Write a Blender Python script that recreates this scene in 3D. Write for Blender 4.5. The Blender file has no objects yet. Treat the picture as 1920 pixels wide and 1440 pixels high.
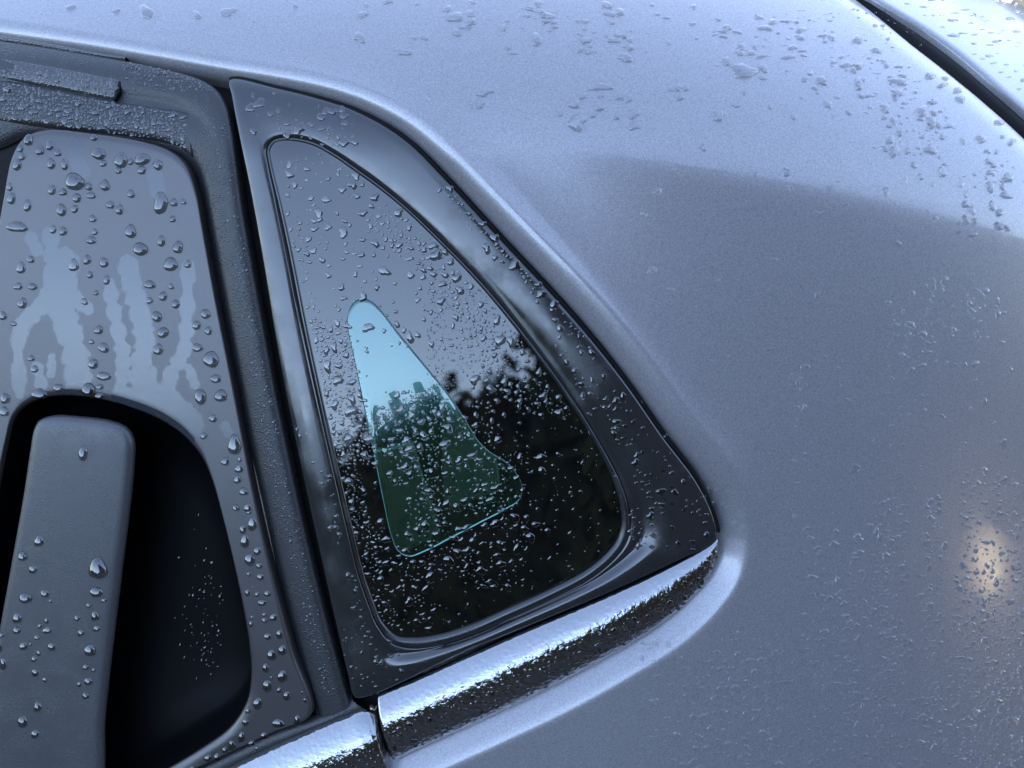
import bpy, math, random
import numpy as np

# ------------------------------------------------------------------ camera, sky, sun, exposure
SC = bpy.context.scene
PITCH = math.radians(27.0)          # the phone looks down at the car's rear pillar
HFOV = math.radians(62.0)
CAM = np.array([0.0, 0.0, 1.42])
D0 = 0.36                           # metres from the lens to the car

cam_data = bpy.data.cameras.new('camera')
cam = bpy.data.objects.new('camera', cam_data)
SC.collection.objects.link(cam)
cam.location = CAM
cam.rotation_euler = (math.pi / 2 - PITCH, 0, 0)
cam_data.sensor_width = 36.0
cam_data.angle = HFOV
cam_data.clip_start = 0.01
cam_data.clip_end = 2000
SC.camera = cam

world = bpy.data.worlds.new('World')
SC.world = world
world.use_nodes = True
wn = world.node_tree
bg = wn.nodes['Background']
sky = wn.nodes.new('ShaderNodeTexSky')
sky.sky_type = 'NISHITA'
sky.sun_disc = False
sky.sun_elevation = math.radians(20)
sky.sun_rotation = math.radians(8)
sky.altitude = 0
sky.air_density = 1.0
sky.dust_density = 0.6
sky.ozone_density = 1.6
hsv = wn.nodes.new('ShaderNodeHueSaturation')          # thin cloud: a greyer, slightly lilac sky
hsv.inputs['Saturation'].default_value = 0.90
tint = wn.nodes.new('ShaderNodeMix'); tint.data_type = 'RGBA'; tint.blend_type = 'MULTIPLY'; tint.inputs['Factor'].default_value = 1.0
tint.inputs['B'].default_value = (1.035, 0.98, 1.0, 1)
wn.links.new(sky.outputs[0], hsv.inputs['Color'])
wn.links.new(hsv.outputs[0], tint.inputs['A'])
wn.links.new(tint.outputs['Result'], bg.inputs[0])
bg.inputs[1].default_value = 0.15

sun_data = bpy.data.lights.new('sun', 'SUN')
sun_data.energy = 0.5
sun_data.angle = math.radians(20)
sun_data.color = (1.0, 0.93, 0.85)
sun = bpy.data.objects.new('sun', sun_data)
SC.collection.objects.link(sun)
sun.rotation_euler = (math.radians(90 - 20), 0, math.radians(180 - 8))

SC.view_settings.view_transform = 'Standard'
SC.view_settings.look = 'None'
SC.view_settings.exposure = 2.44
SC.view_settings.gamma = 1.0
SC.view_settings.use_curve_mapping = False
SC.cycles.max_bounces = 12
SC.cycles.transmission_bounces = 8
SC.cycles.transparent_max_bounces = 12
SC.cycles.use_denoising = True
SC.cycles.sample_clamp_indirect = 6.0

# ------------------------------------------------------------------ the car's outer skin
TH = math.tan(HFOV / 2)
RV = np.array([1.0, 0, 0])
FV = np.array([0, math.cos(PITCH), -math.sin(PITCH)])
UV = np.array([0, math.sin(PITCH), math.cos(PITCH)])

S0 = -0.10
def skin(a, b):
    """Depth of the body skin (metres) as a smooth height field over the plane across the line of sight."""
    roof = np.maximum(b - (0.092 - 0.12 * np.clip(a, 0.0, 0.25)), 0)
    side = np.maximum(a - 0.03, 0)
    left = np.maximum(-0.05 - a, 0)
    return S0 * b + 6.5 * roof ** 2 / (1 + 5.0 * roof) + 0.9 * side ** 2 + 0.2 * left ** 2

def base(px, py):
    px = np.asarray(px, float); py = np.asarray(py, float)
    dx = (px - 960) / 960 * TH
    dy = (720 - py) / 960 * TH
    t = np.full(np.broadcast(dx, dy).shape, D0)
    for _ in range(60):
        t = 0.5 * t + 0.5 * (D0 + skin(t * dx, t * dy))
    return CAM + (t * dx)[..., None] * RV + (t * dy)[..., None] * UV + t[..., None] * FV

def frame_at(px, py):
    px = np.asarray(px, float); py = np.asarray(py, float)
    p = base(px, py)
    e = 2.0
    ex = (base(px + e, py) - base(px - e, py)) / (2 * e)
    ey = (base(px, py + e) - base(px, py - e)) / (2 * e)
    n = np.cross(ey, ex)
    n /= np.linalg.norm(n, axis=-1, keepdims=True)
    n = np.where((np.sum(n * (CAM - p), -1) < 0)[..., None], -n, n)
    return p, ex, ey, n

def P(px, py, off):
    """Point on the skin seen at photo pixel (px, py), lifted `off` metres along the skin's normal."""
    p, ex, ey, n = frame_at(px, py)
    return p + n * np.asarray(off)[..., None]
#--END-CORE

# ------------------------------------------------------------------ mesh helpers
rng = np.random.default_rng(7)

def catmull(pts, nseg, closed):
    pts = np.asarray(pts, float)
    n = len(pts)
    out = []
    for i in range(n if closed else n - 1):
        if closed:
            p0, p1, p2, p3 = pts[i - 1], pts[i], pts[(i + 1) % n], pts[(i + 2) % n]
        else:
            p0, p1, p2, p3 = pts[max(i - 1, 0)], pts[i], pts[i + 1], pts[min(i + 2, n - 1)]
        d = [max(np.linalg.norm(q - r), 1e-6) ** 0.5 for q, r in ((p1, p0), (p2, p1), (p3, p2))]
        # centripetal tangents, so that uneven key spacing does not overshoot
        m1 = (p2 - p1) + d[1] * ((p1 - p0) / d[0] - (p2 - p0) / (d[0] + d[1])) if np.any(p1 != p0) else (p2 - p1)
        m2 = (p2 - p1) + d[1] * ((p3 - p2) / d[2] - (p3 - p1) / (d[1] + d[2])) if np.any(p3 != p2) else (p2 - p1)
        for k in range(nseg):
            t = k / nseg
            out.append((2 * t**3 - 3 * t**2 + 1) * p1 + (t**3 - 2 * t**2 + t) * m1 + (-2 * t**3 + 3 * t**2) * p2 + (t**3 - t**2) * m2)
    if not closed:
        out.append(pts[-1])
    return np.array(out)

def prof_row(A, B, e):
    """e = (mode, value, off_mm): mode 'a'/'b' = pixels in from A / from B, 't' = fraction; off may be an array."""
    mode, v, off = e
    d = B - A
    L = np.maximum(np.linalg.norm(d, axis=1, keepdims=True), 1e-6)
    v = np.asarray(v, float)
    v = v[:, None] if v.ndim else v
    if mode == 'a': q = A + d / L * v
    elif mode == 'b': q = B - d / L * v
    else: q = A + d * v
    off = np.asarray(off, float) * 0.001 * np.ones(len(A))
    return P(q[:, 0], q[:, 1], off)

def grid_mesh(name, rows, closed, mat, parent, smooth=True, center=None):
    rows = [np.asarray(r) for r in rows]
    n = len(rows[0])
    verts = np.concatenate(rows)
    faces = []
    m = n if closed else n - 1
    for j in range(len(rows) - 1):
        for i in range(m):
            k = (i + 1) % n
            faces.append((j * n + i, j * n + k, (j + 1) * n + k, (j + 1) * n + i))
    vl = verts.tolist()
    if center is not None:
        c = len(vl); vl.append(list(center))
        j = len(rows) - 1
        for i in range(m):
            faces.append((j * n + i, j * n + (i + 1) % n, c))
    return mesh_obj(name, vl, faces, mat, parent, smooth)

def mesh_obj(name, verts, faces, mat, parent=None, smooth=True, loc=None):
    me = bpy.data.meshes.new(name)
    me.from_pydata(verts, [], faces)
    me.validate()
    if smooth:
        me.polygons.foreach_set('use_smooth', [True] * len(me.polygons))
    me.update()
    if mat: me.materials.append(mat)
    o = bpy.data.objects.new(name, me)
    SC.collection.objects.link(o)
    if parent: o.parent = parent
    if loc is not None: o.location = loc
    return o

def fix_normals(o, weld=False):
    """Turn faces toward the photographer's side (the outside of the car)."""
    import bmesh
    bm = bmesh.new(); bm.from_mesh(o.data)
    if weld: bmesh.ops.remove_doubles(bm, verts=bm.verts, dist=1e-6)
    bmesh.ops.recalc_face_normals(bm, faces=bm.faces)
    s = 0.0
    for f in bm.faces:
        c = f.calc_center_median()
        s += f.normal.dot((CAM[0] - c.x, CAM[1] - c.y, CAM[2] - c.z)) * f.calc_area()
    if s < 0: bmesh.ops.reverse_faces(bm, faces=bm.faces)
    bm.to_mesh(o.data); bm.free()
    o.data.update()
    return o

def tag(o, label, cat, group=None, kind=None):
    if label: o['label'] = label
    if cat: o['category'] = cat
    if group: o['group'] = group
    if kind: o['kind'] = kind
    return o

# ------------------------------------------------------------------ materials
def new_mat(name):
    m = bpy.data.materials.new(name); m.use_nodes = True
    nt = m.node_tree
    return m, nt, nt.nodes['Principled BSDF']

def N(nt, kind, **kw):
    n = nt.nodes.new(kind)
    for k, v in kw.items():
        if k.startswith('i_'): n.inputs[k[2:].replace('_', ' ')].default_value = v
        else: setattr(n, k, v)
    return n

def mm_coords(nt, scale=1000.0):
    tc = nt.nodes.new('ShaderNodeTexCoord')
    mp = nt.nodes.new('ShaderNodeMapping')
    mp.inputs['Scale'].default_value = (scale, scale, scale)
    nt.links.new(tc.outputs['Object'], mp.inputs['Vector'])
    return mp.outputs['Vector']

def ramp(nt, src, stops):
    r = nt.nodes.new('ShaderNodeValToRGB')
    nt.links.new(src, r.inputs[0])
    els = r.color_ramp.elements
    while len(els) < len(stops): els.new(0.5)
    for e, (p, c) in zip(els, stops):
        e.position = p
        e.color = c if hasattr(c, '__len__') else (c, c, c, 1)
    return r.outputs[0]

def paint_mat():
    m, nt, b = new_mat('metallic_paint')
    v = mm_coords(nt)
    fl = N(nt, 'ShaderNodeTexNoise', i_Scale=1.5, i_Detail=2.0, i_Roughness=0.7); nt.links.new(v, fl.inputs['Vector'])
    big = N(nt, 'ShaderNodeTexNoise', i_Scale=0.03, i_Detail=2.0); nt.links.new(v, big.inputs['Vector'])
    col = ramp(nt, fl.outputs['Fac'], [(0.30, (0.32, 0.308, 0.326, 1)), (0.70, (0.515, 0.498, 0.52, 1))])
    nt.links.new(col, b.inputs['Base Color'])
    b.inputs['Metallic'].default_value = 0.45
    b.inputs['Roughness'].default_value = 0.34
    b.inputs['Coat Weight'].default_value = 1.0
    b.inputs['Coat IOR'].default_value = 1.6
    mp = N(nt, 'ShaderNodeMapping'); mp.inputs['Scale'].default_value = (1.0, 1.0, 0.07); nt.links.new(v, mp.inputs['Vector'])
    run = N(nt, 'ShaderNodeTexNoise', i_Scale=0.11, i_Detail=5.0, i_Roughness=0.6); nt.links.new(mp.outputs[0], run.inputs['Vector'])
    mx = N(nt, 'ShaderNodeMath', operation='ADD'); nt.links.new(run.outputs['Fac'], mx.inputs[0]); nt.links.new(big.outputs['Fac'], mx.inputs[1])
    cr = ramp(nt, mx.outputs[0], [(0.80, 0.03), (1.0, 0.15)])
    nt.links.new(cr, b.inputs['Coat Roughness'])
    bp = N(nt, 'ShaderNodeBump', i_Strength=0.07, i_Distance=0.0004); nt.links.new(fl.outputs['Fac'], bp.inputs['Height'])
    nt.links.new(bp.outputs[0], b.inputs['Normal'])
    return m

def gloss_black(name, rough=0.06, ior=1.8, col=0.012, mist=0.10, grain=0.04):
    m, nt, b = new_mat(name)
    v = mm_coords(nt)
    n1 = N(nt, 'ShaderNodeTexNoise', i_Scale=0.055, i_Detail=6.0, i_Roughness=0.62); nt.links.new(v, n1.inputs['Vector'])
    n2 = N(nt, 'ShaderNodeTexNoise', i_Scale=3.0, i_Detail=2.0); nt.links.new(v, n2.inputs['Vector'])
    nt.links.new(ramp(nt, n1.outputs['Fac'], [(0.40, rough), (0.66, rough + mist)]), b.inputs['Roughness'])
    b.inputs['Base Color'].default_value = (col, col * 1.02, col * 1.1, 1)
    b.inputs['IOR'].default_value = ior
    bp = N(nt, 'ShaderNodeBump', i_Strength=grain, i_Distance=0.0003); nt.links.new(n2.outputs['Fac'], bp.inputs['Height'])
    nt.links.new(bp.outputs[0], b.inputs['Normal'])
    return m

def door_panel_mat():
    m, nt, b = new_mat('satin_black_plastic')
    v = mm_coords(nt)
    at = nt.nodes.new('ShaderNodeAttribute'); at.attribute_name = 'wet'
    ns = N(nt, 'ShaderNodeTexNoise', i_Scale=0.35, i_Detail=4.0); nt.links.new(v, ns.inputs['Vector'])
    ad = N(nt, 'ShaderNodeMath', operation='MULTIPLY_ADD'); ad.inputs[1].default_value = 0.5; 
    nt.links.new(ns.outputs['Fac'], ad.inputs[0]); nt.links.new(at.outputs['Fac'], ad.inputs[2])
    wet = ramp(nt, ad.outputs[0], [(0.63, 0.0), (0.76, 1.0)])
    mix = N(nt, 'ShaderNodeMix', data_type='RGBA'); nt.links.new(wet, mix.inputs['Factor'])
    mix.inputs['A'].default_value = (0.052, 0.045, 0.047, 1)
    mix.inputs['B'].default_value = (0.040, 0.046, 0.056, 1)
    nt.links.new(mix.outputs['Result'], b.inputs['Base Color'])
    rr = N(nt, 'ShaderNodeMapRange'); nt.links.new(wet, rr.inputs['Value'])
    rr.inputs['To Min'].default_value = 0.33; rr.inputs['To Max'].default_value = 0.05
    nt.links.new(rr.outputs[0], b.inputs['Roughness'])
    b.inputs['IOR'].default_value = 1.95
    gr = N(nt, 'ShaderNodeTexNoise', i_Scale=4.0, i_Detail=2.0); nt.links.new(v, gr.inputs['Vector'])
    bp = N(nt, 'ShaderNodeBump', i_Strength=0.12, i_Distance=0.0003); nt.links.new(gr.outputs['Fac'], bp.inputs['Height'])
    nt.links.new(bp.outputs[0], b.inputs['Normal'])
    return m

def beaded_rubber(name, col=0.03, rough=0.42, scale=1.1, strength=0.7, ior=1.6):
    """Rubber covered in fine condensation: the beads are relief, their size below what can be picked apart."""
    m, nt, b = new_mat(name)
    v = mm_coords(nt)
    vo = N(nt, 'ShaderNodeTexVoronoi', i_Scale=scale, feature='SMOOTH_F1'); nt.links.new(v, vo.inputs['Vector'])
    vo.inputs['Smoothness'].default_value = 0.15
    msk = N(nt, 'ShaderNodeTexNoise', i_Scale=0.10, i_Detail=3.0); nt.links.new(v, msk.inputs['Vector'])
    h = ramp(nt, vo.outputs['Distance'], [(0.18, 1.0), (0.50, 0.0)])
    mk = ramp(nt, msk.outputs['Fac'], [(0.38, 0.25), (0.62, 1.0)])
    mu = N(nt, 'ShaderNodeMath', operation='MULTIPLY'); nt.links.new(h, mu.inputs[0]); nt.links.new(mk, mu.inputs[1])
    bp = N(nt, 'ShaderNodeBump', i_Strength=strength, i_Distance=0.0004); nt.links.new(mu.outputs[0], bp.inputs['Height'])
    nt.links.new(bp.outputs[0], b.inputs['Normal'])
    b.inputs['Base Color'].default_value = (col, col, col * 1.06, 1)
    nt.links.new(ramp(nt, mu.outputs[0], [(0.1, rough), (0.5, 0.22)]), b.inputs['Roughness'])
    b.inputs['IOR'].default_value = ior
    return m

def chrome_mat():
    m, nt, b = new_mat('wet_chrome')
    v = mm_coords(nt)
    at = nt.nodes.new('ShaderNodeAttribute'); at.attribute_name = 'wet'
    vo = N(nt, 'ShaderNodeTexVoronoi', i_Scale=0.42, feature='SMOOTH_F1'); vo.inputs['Smoothness'].default_value = 0.5
    ds = N(nt, 'ShaderNodeTexNoise', i_Scale=0.6, i_Detail=2.0); nt.links.new(v, ds.inputs['Vector'])
    vm = N(nt, 'ShaderNodeVectorMath', operation='MULTIPLY_ADD'); vm.inputs[1].default_value = (2.2, 2.2, 2.2)
    nt.links.new(ds.outputs['Color'], vm.inputs[0]); nt.links.new(v, vm.inputs[2]); nt.links.new(vm.outputs[0], vo.inputs['Vector'])
    n2 = N(nt, 'ShaderNodeTexNoise', i_Scale=1.0, i_Detail=3.0); nt.links.new(v, n2.inputs['Vector'])
    h = ramp(nt, vo.outputs['Distance'], [(0.12, 1.0), (0.62, 0.0)])
    ad = N(nt, 'ShaderNodeMath', operation='MULTIPLY_ADD'); ad.inputs[1].default_value = 0.5
    nt.links.new(n2.outputs['Fac'], ad.inputs[0]); nt.links.new(h, ad.inputs[2])
    bp = N(nt, 'ShaderNodeBump', i_Distance=0.0006); nt.links.new(ad.outputs[0], bp.inputs['Height'])
    nt.links.new(at.outputs['Fac'], bp.inputs['Strength'])
    nt.links.new(bp.outputs[0], b.inputs['Normal'])
    b.inputs['Base Color'].default_value = (0.46, 0.46, 0.47, 1)
    b.inputs['Metallic'].default_value = 1.0
    b.inputs['Roughness'].default_value = 0.15
    return m

def water_mat(name, ior, tint, clear, back):
    """Water lying on a surface: mirror-like skin over a clear body; `tint` stands for how much of the
    surface's own gloss the water swallows, `clear` for how thin (unbending) the film is."""
    m = bpy.data.materials.new(name); m.use_nodes = True
    nt = m.node_tree
    nt.nodes.remove(nt.nodes['Principled BSDF'])
    out = nt.nodes['Material Output']
    f = N(nt, 'ShaderNodeFresnel', i_IOR=ior)
    gl = N(nt, 'ShaderNodeBsdfGlossy', i_Roughness=0.0); gl.inputs[0].default_value = (1, 1, 1, 1)
    rf = N(nt, 'ShaderNodeBsdfRefraction', i_Roughness=0.0, i_IOR=1.33); rf.inputs[0].default_value = (tint, tint, tint, 1)
    tr = N(nt, 'ShaderNodeBsdfTransparent'); tr.inputs[0].default_value = (tint, tint, tint, 1)
    a = N(nt, 'ShaderNodeMixShader'); a.inputs[0].default_value = clear
    nt.links.new(rf.outputs[0], a.inputs[1]); nt.links.new(tr.outputs[0], a.inputs[2])
    b = N(nt, 'ShaderNodeMixShader'); nt.links.new(f.outputs[0], b.inputs[0])
    nt.links.new(a.outputs[0], b.inputs[1]); nt.links.new(gl.outputs[0], b.inputs[2])
    ge = N(nt, 'ShaderNodeNewGeometry')
    tw = N(nt, 'ShaderNodeBsdfTransparent')
    c = N(nt, 'ShaderNodeMixShader'); bk = N(nt, 'ShaderNodeMath', operation='MULTIPLY'); bk.inputs[1].default_value = back
    nt.links.new(ge.outputs['Backfacing'], bk.inputs[0]); nt.links.new(bk.outputs[0], c.inputs[0])
    nt.links.new(b.outputs[0], c.inputs[1]); nt.links.new(tw.outputs[0], c.inputs[2])
    nt.links.new(c.outputs[0], out.inputs[0])
    return m

def glass_pane_mat():
    """The unprinted middle of the quarter glass: green tinted, its inner face coated, the dim cabin behind."""
    m = bpy.data.materials.new('green_tinted_glass'); m.use_nodes = True
    nt = m.node_tree
    nt.nodes.remove(nt.nodes['Principled BSDF'])
    out = nt.nodes['Material Output']
    tr = N(nt, 'ShaderNodeBsdfTransparent'); tr.inputs[0].default_value = (0.16, 0.50, 0.42, 1)
    co = N(nt, 'ShaderNodeBsdfGlossy', i_Roughness=0.08); co.inputs[0].default_value = (0.42, 0.95, 0.92, 1)
    cl = N(nt, 'ShaderNodeBsdfGlossy', i_Roughness=0.0); cl.inputs[0].default_value = (1, 1, 1, 1)
    f = N(nt, 'ShaderNodeFresnel', i_IOR=1.85)
    a = N(nt, 'ShaderNodeMixShader'); a.inputs[0].default_value = 0.095
    nt.links.new(tr.outputs[0], a.inputs[1]); nt.links.new(co.outputs[0], a.inputs[2])
    b = N(nt, 'ShaderNodeMixShader'); nt.links.new(f.outputs[0], b.inputs[0])
    nt.links.new(a.outputs[0], b.inputs[1]); nt.links.new(cl.outputs[0], b.inputs[2])
    nt.links.new(b.outputs[0], out.inputs[0])
    return m

def plain(name, col, rough=0.6, noise=0.0, scale=20.0, metallic=0.0, spec=0.5):
    m, nt, b = new_mat(name)
    b.inputs['Specular IOR Level'].default_value = spec
    if noise:
        v = mm_coords(nt, 1.0)
        n = N(nt, 'ShaderNodeTexNoise', i_Scale=scale, i_Detail=5.0); nt.links.new(v, n.inputs['Vector'])
        lo = tuple(c * (1 - noise) for c in col) + (1,); hi = tuple(c * (1 + noise) for c in col) + (1,)
        nt.links.new(ramp(nt, n.outputs['Fac'], [(0.3, lo), (0.7, hi)]), b.inputs['Base Color'])
    else:
        b.inputs['Base Color'].default_value = tuple(col) + (1,)
    b.inputs['Roughness'].default_value = rough
    b.inputs['Metallic'].default_value = metallic
    return m

M_PAINT = paint_mat()
M_FRAME = gloss_black('gloss_black_trim', 0.10, 1.98, 0.024, 0.18)
M_FRIT = gloss_black('printed_black_glass', 0.004, 1.9, 0.004, 0.03, 0.004)
M_PANEL = door_panel_mat()
M_HANDLE = beaded_rubber('satin_black_handle', 0.075, 0.36, 2.2, 0.25, 1.75)
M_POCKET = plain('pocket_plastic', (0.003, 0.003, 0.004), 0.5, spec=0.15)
M_RUBBER = beaded_rubber('wet_rubber', 0.035, 0.42, 1.1, 0.35, 1.65)
M_SEAL = gloss_black('window_seal_rubber', 0.14, 1.8, 0.02, 0.25)
M_DARK = plain('seam_black', (0.005, 0.005, 0.006), 0.6, spec=0.2)
M_CHROME = chrome_mat()
M_WATER = water_mat('water_on_black', 2.15, 0.26, 0.1, 1.0)
M_WATER2 = water_mat('water_on_paint', 1.75, 1.0, 0.0, 0.40)
M_WATER3 = water_mat('thin_water_on_paint', 1.75, 1.0, 0.0, 0.85)
M_PANE = glass_pane_mat()
M_CABIN = plain('cabin_black', (0.012, 0.013, 0.014), 0.7)
M_TRIM = plain('cabin_trim', (0.16, 0.15, 0.14), 0.7)

# ------------------------------------------------------------------ surroundings that the car mirrors
def box_obj(name, lo, hi, mat, parent=None):
    (x0, y0, z0), (x1, y1, z1) = lo, hi
    v = [(x0, y0, z0), (x1, y0, z0), (x1, y1, z0), (x0, y1, z0), (x0, y0, z1), (x1, y0, z1), (x1, y1, z1), (x0, y1, z1)]
    f = [(0, 3, 2, 1), (4, 5, 6, 7), (0, 1, 5, 4), (1, 2, 6, 5), (2, 3, 7, 6), (3, 0, 4, 7)]
    return mesh_obj(name, v, f, mat, parent, smooth=False)

M_ASPHALT = plain('asphalt', (0.035, 0.036, 0.039), 0.7, 0.3, 40, spec=0.1)
M_BRICK = plain('dark_timber', (0.012, 0.010, 0.010), 0.85, 0.3, 6, spec=0.1)
M_ROOF = plain('roof_slate', (0.05, 0.05, 0.055), 0.7, 0.2, 8, spec=0.1)
M_LEAF = plain('hedge_leaf', (0.014, 0.020, 0.012), 0.7, 0.4, 12, spec=0.1)
M_TAN = plain('tan_render', (0.48, 0.40, 0.26), 0.85, 0.1, 3)
R_ = random.Random(11)
ground = mesh_obj('ground', [(-300, -300, 0), (300, -300, 0), (300, 300, 0), (-300, 300, 0)], [(0, 1, 2, 3)], M_ASPHALT, None, False)
ground['kind'] = 'structure'

def house(name, lo, hi, wall_mat, label):
    root = bpy.data.objects.new(name, None); SC.collection.objects.link(root)
    cx, cy = (lo[0] + hi[0]) / 2, (lo[1] + hi[1]) / 2
    root.location = (cx, cy, 0)
    def sh(p): return (p[0] - cx, p[1] - cy, p[2])
    w = box_obj('wall', sh((lo[0], lo[1], 0)), sh((hi[0], hi[1], hi[2])), wall_mat, root)
    e = 0.2
    x0, x1, y0, y1, z = lo[0] - cx - e, hi[0] - cx + e, lo[1] - cy - e, hi[1] - cy + e, hi[2] + 0.003
    ym = (y0 + y1) / 2; zr = z + (y1 - y0) * 0.28
    v = [(x0, y0, z), (x1, y0, z), (x1, y1, z), (x0, y1, z), (x0, ym, zr), (x1, ym, zr)]
    mesh_obj('roof', v, [(0, 3, 2, 1), (0, 1, 5, 4), (2, 3, 4, 5), (0, 4, 3), (1, 2, 5)], M_ROOF, root, False)
    tag(root, label, 'house')
    return root
h1 = house('timber_house', (0.80, -9.0, 0), (26.0, -3.2, 4.25), M_BRICK, 'dark timber house mirrored in the right half of the car')
h2 = house('rendered_house', (4.0, 7.0, 0), (16.0, 12.0, 5.0), M_TAN, 'tan rendered house wall peeking past the tailgate in the corner')

# hedge mirrored low in the glass
def hedge_top(x):
    return 2.62 + 0.55 / (1 + math.exp(-(x + 0.85) * 6)) + 0.10 * math.sin(x * 1.7) + 0.07 * math.sin(x * 5.1) + 0.05 * math.sin(x * 11.3)
def hedge():
    vs, fs = [], []
    rr = np.random.default_rng(3)
    n = 11000
    for i in range(n):
        x = rr.uniform(-16, 1.6); y = -6.5 + rr.uniform(-0.7, 0.7); z = rr.uniform(0, 1) ** 0.6 * hedge_top(x)
        s = rr.uniform(0.05, 0.12); a = rr.uniform(0, 6.28); t = rr.uniform(-0.8, 0.8)
        d1 = np.array([math.cos(a), math.sin(a), t]) * s; d2 = np.array([-math.sin(a) * 0.6, math.cos(a) * 0.6, 0.9]) * s
        c = np.array([x, y, z]); k = len(vs)
        vs += [list(c - d1), list(c - d2 * 0.7), list(c + d1), list(c + d2)]
        fs.append((k, k + 1, k + 2, k + 3))
    root = bpy.data.objects.new('hedge', None); SC.collection.objects.link(root); root.location = (-8, -6.5, 0)
    o = mesh_obj('foliage', [(v[0] + 8, v[1] + 6.5, v[2]) for v in vs], fs, M_LEAF, root, False)
    xs_ = np.linspace(-16, 1.6, 160); cv, cf = [], []
    for k, x in enumerate(xs_):
        t_ = hedge_top(x) - 0.10
        cv += [(x + 8, 0.45, 0), (x + 8, 0.42, t_ - 0.15), (x + 8, 0.0, t_), (x + 8, -0.42, t_ - 0.15), (x + 8, -0.45, 0)]
        if k:
            for m in range(4): cf.append(((k - 1) * 5 + m, k * 5 + m, k * 5 + m + 1, (k - 1) * 5 + m + 1))
    mesh_obj('dense_core', cv, cf, M_LEAF, root)
    tag(root, 'dark leafy hedge mirrored low in the left of the quarter window', 'hedge')
hedge()

def silhouette():  # added leafy shape out of view, standing in for a person's dark reflection
    rr = np.random.default_rng(5)
    vs, fs = [], []
    for i in range(900):
        z = rr.uniform(0.1, 1) * 2.75
        rad = 0.42 * math.sqrt(max(1 - (max(z - 1.6, 0) / 1.2) ** 2, 0.02))
        a = rr.uniform(0, 6.28); r = rad * rr.uniform(0.6, 1.05)
        c = np.array([r * math.cos(a), r * math.sin(a), z]); sz = rr.uniform(0.05, 0.11)
        d1 = rr.normal(size=3); d1 /= np.linalg.norm(d1); d2 = np.cross(d1, rr.normal(size=3)); d2 /= np.linalg.norm(d2)
        k = len(vs)
        vs += [list(c - d1 * sz), list(c - d2 * sz * 0.6), list(c + d1 * sz), list(c + d2 * sz * 0.6)]
        fs.append((k, k + 1, k + 2, k + 3))
    root = bpy.data.objects.new('person_stand_in', None); SC.collection.objects.link(root); root.location = (0.52, -2.7, 0)
    mesh_obj('stand_in_leaves', vs, fs, M_LEAF, root, False)
    core = []
    zz = np.linspace(0.05, 2.68, 12); ff = []
    for z in zz:
        rad = 0.34 * math.sqrt(max(1 - (max(z - 1.6, 0) / 1.15) ** 2, 0.02))
        core += [(rad * math.cos(t), rad * math.sin(t), z) for t in np.linspace(0, 2 * math.pi, 12, endpoint=False)]
    for j in range(11):
        for i in range(12): ff.append((j * 12 + i, j * 12 + (i + 1) % 12, (j + 1) * 12 + (i + 1) % 12, (j + 1) * 12 + i))
    mesh_obj('stand_in_core', core, ff, M_LEAF, root)
    tag(root, 'added dark shrub mirrored in the middle of the quarter window', 'silhouette')
silhouette()

# low lit lamp that glints in the lower right of the paint
def lamp():
    p, ex, ey, n = [q[0] for q in frame_at(np.array([1852.0]), np.array([1052.0]))]
    dv = (p - CAM) / np.linalg.norm(p - CAM)
    r = dv - 2 * np.dot(dv, n) * n
    c = p + r * 3.0
    root = bpy.data.objects.new('bollard_lamp', None); SC.collection.objects.link(root); root.location = (c[0], c[1], 0)
    def lathe(name, prof, mat, m=20):
        vs = [(r_ * math.cos(t), r_ * math.sin(t), z) for r_, z in prof for t in np.linspace(0, 2 * math.pi, m, endpoint=False)]
        fs = [(j * m + i, j * m + (i + 1) % m, (j + 1) * m + (i + 1) % m, (j + 1) * m + i) for j in range(len(prof) - 1) for i in range(m)]
        return mesh_obj(name, vs, fs, mat, root)
    z = c[2]
    lathe('post', [(0.09, 0.004), (0.09, 0.04), (0.04, 0.06), (0.04, z - 0.11), (0.07, z - 0.09)], M_DARK)
    m = bpy.data.materials.new('lamp_glow'); m.use_nodes = True
    bs = m.node_tree.nodes['Principled BSDF']; bs.inputs['Emission Color'].default_value = (1.0, 0.78, 0.46, 1); bs.inputs['Emission Strength'].default_value = 2.2
    lathe('lamp_globe', [(0.07, z - 0.085), (0.09, z - 0.05), (0.095, z), (0.085, z + 0.03), (0.07, z + 0.08)], m)
    lathe('lamp_cap', [(0.105, z + 0.083), (0.10, z + 0.10), (0.0005, z + 0.13)], M_DARK)
    tag(root, 'low lit lamp whose warm glint shows at the right edge of the paint', 'lamp')
lamp()

# ------------------------------------------------------------------ the car
car = bpy.data.objects.new('parked_car', None); SC.collection.objects.link(car)
tag(car, 'wet grey metallic car seen close at its rear door handle and quarter window', 'car')

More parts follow.
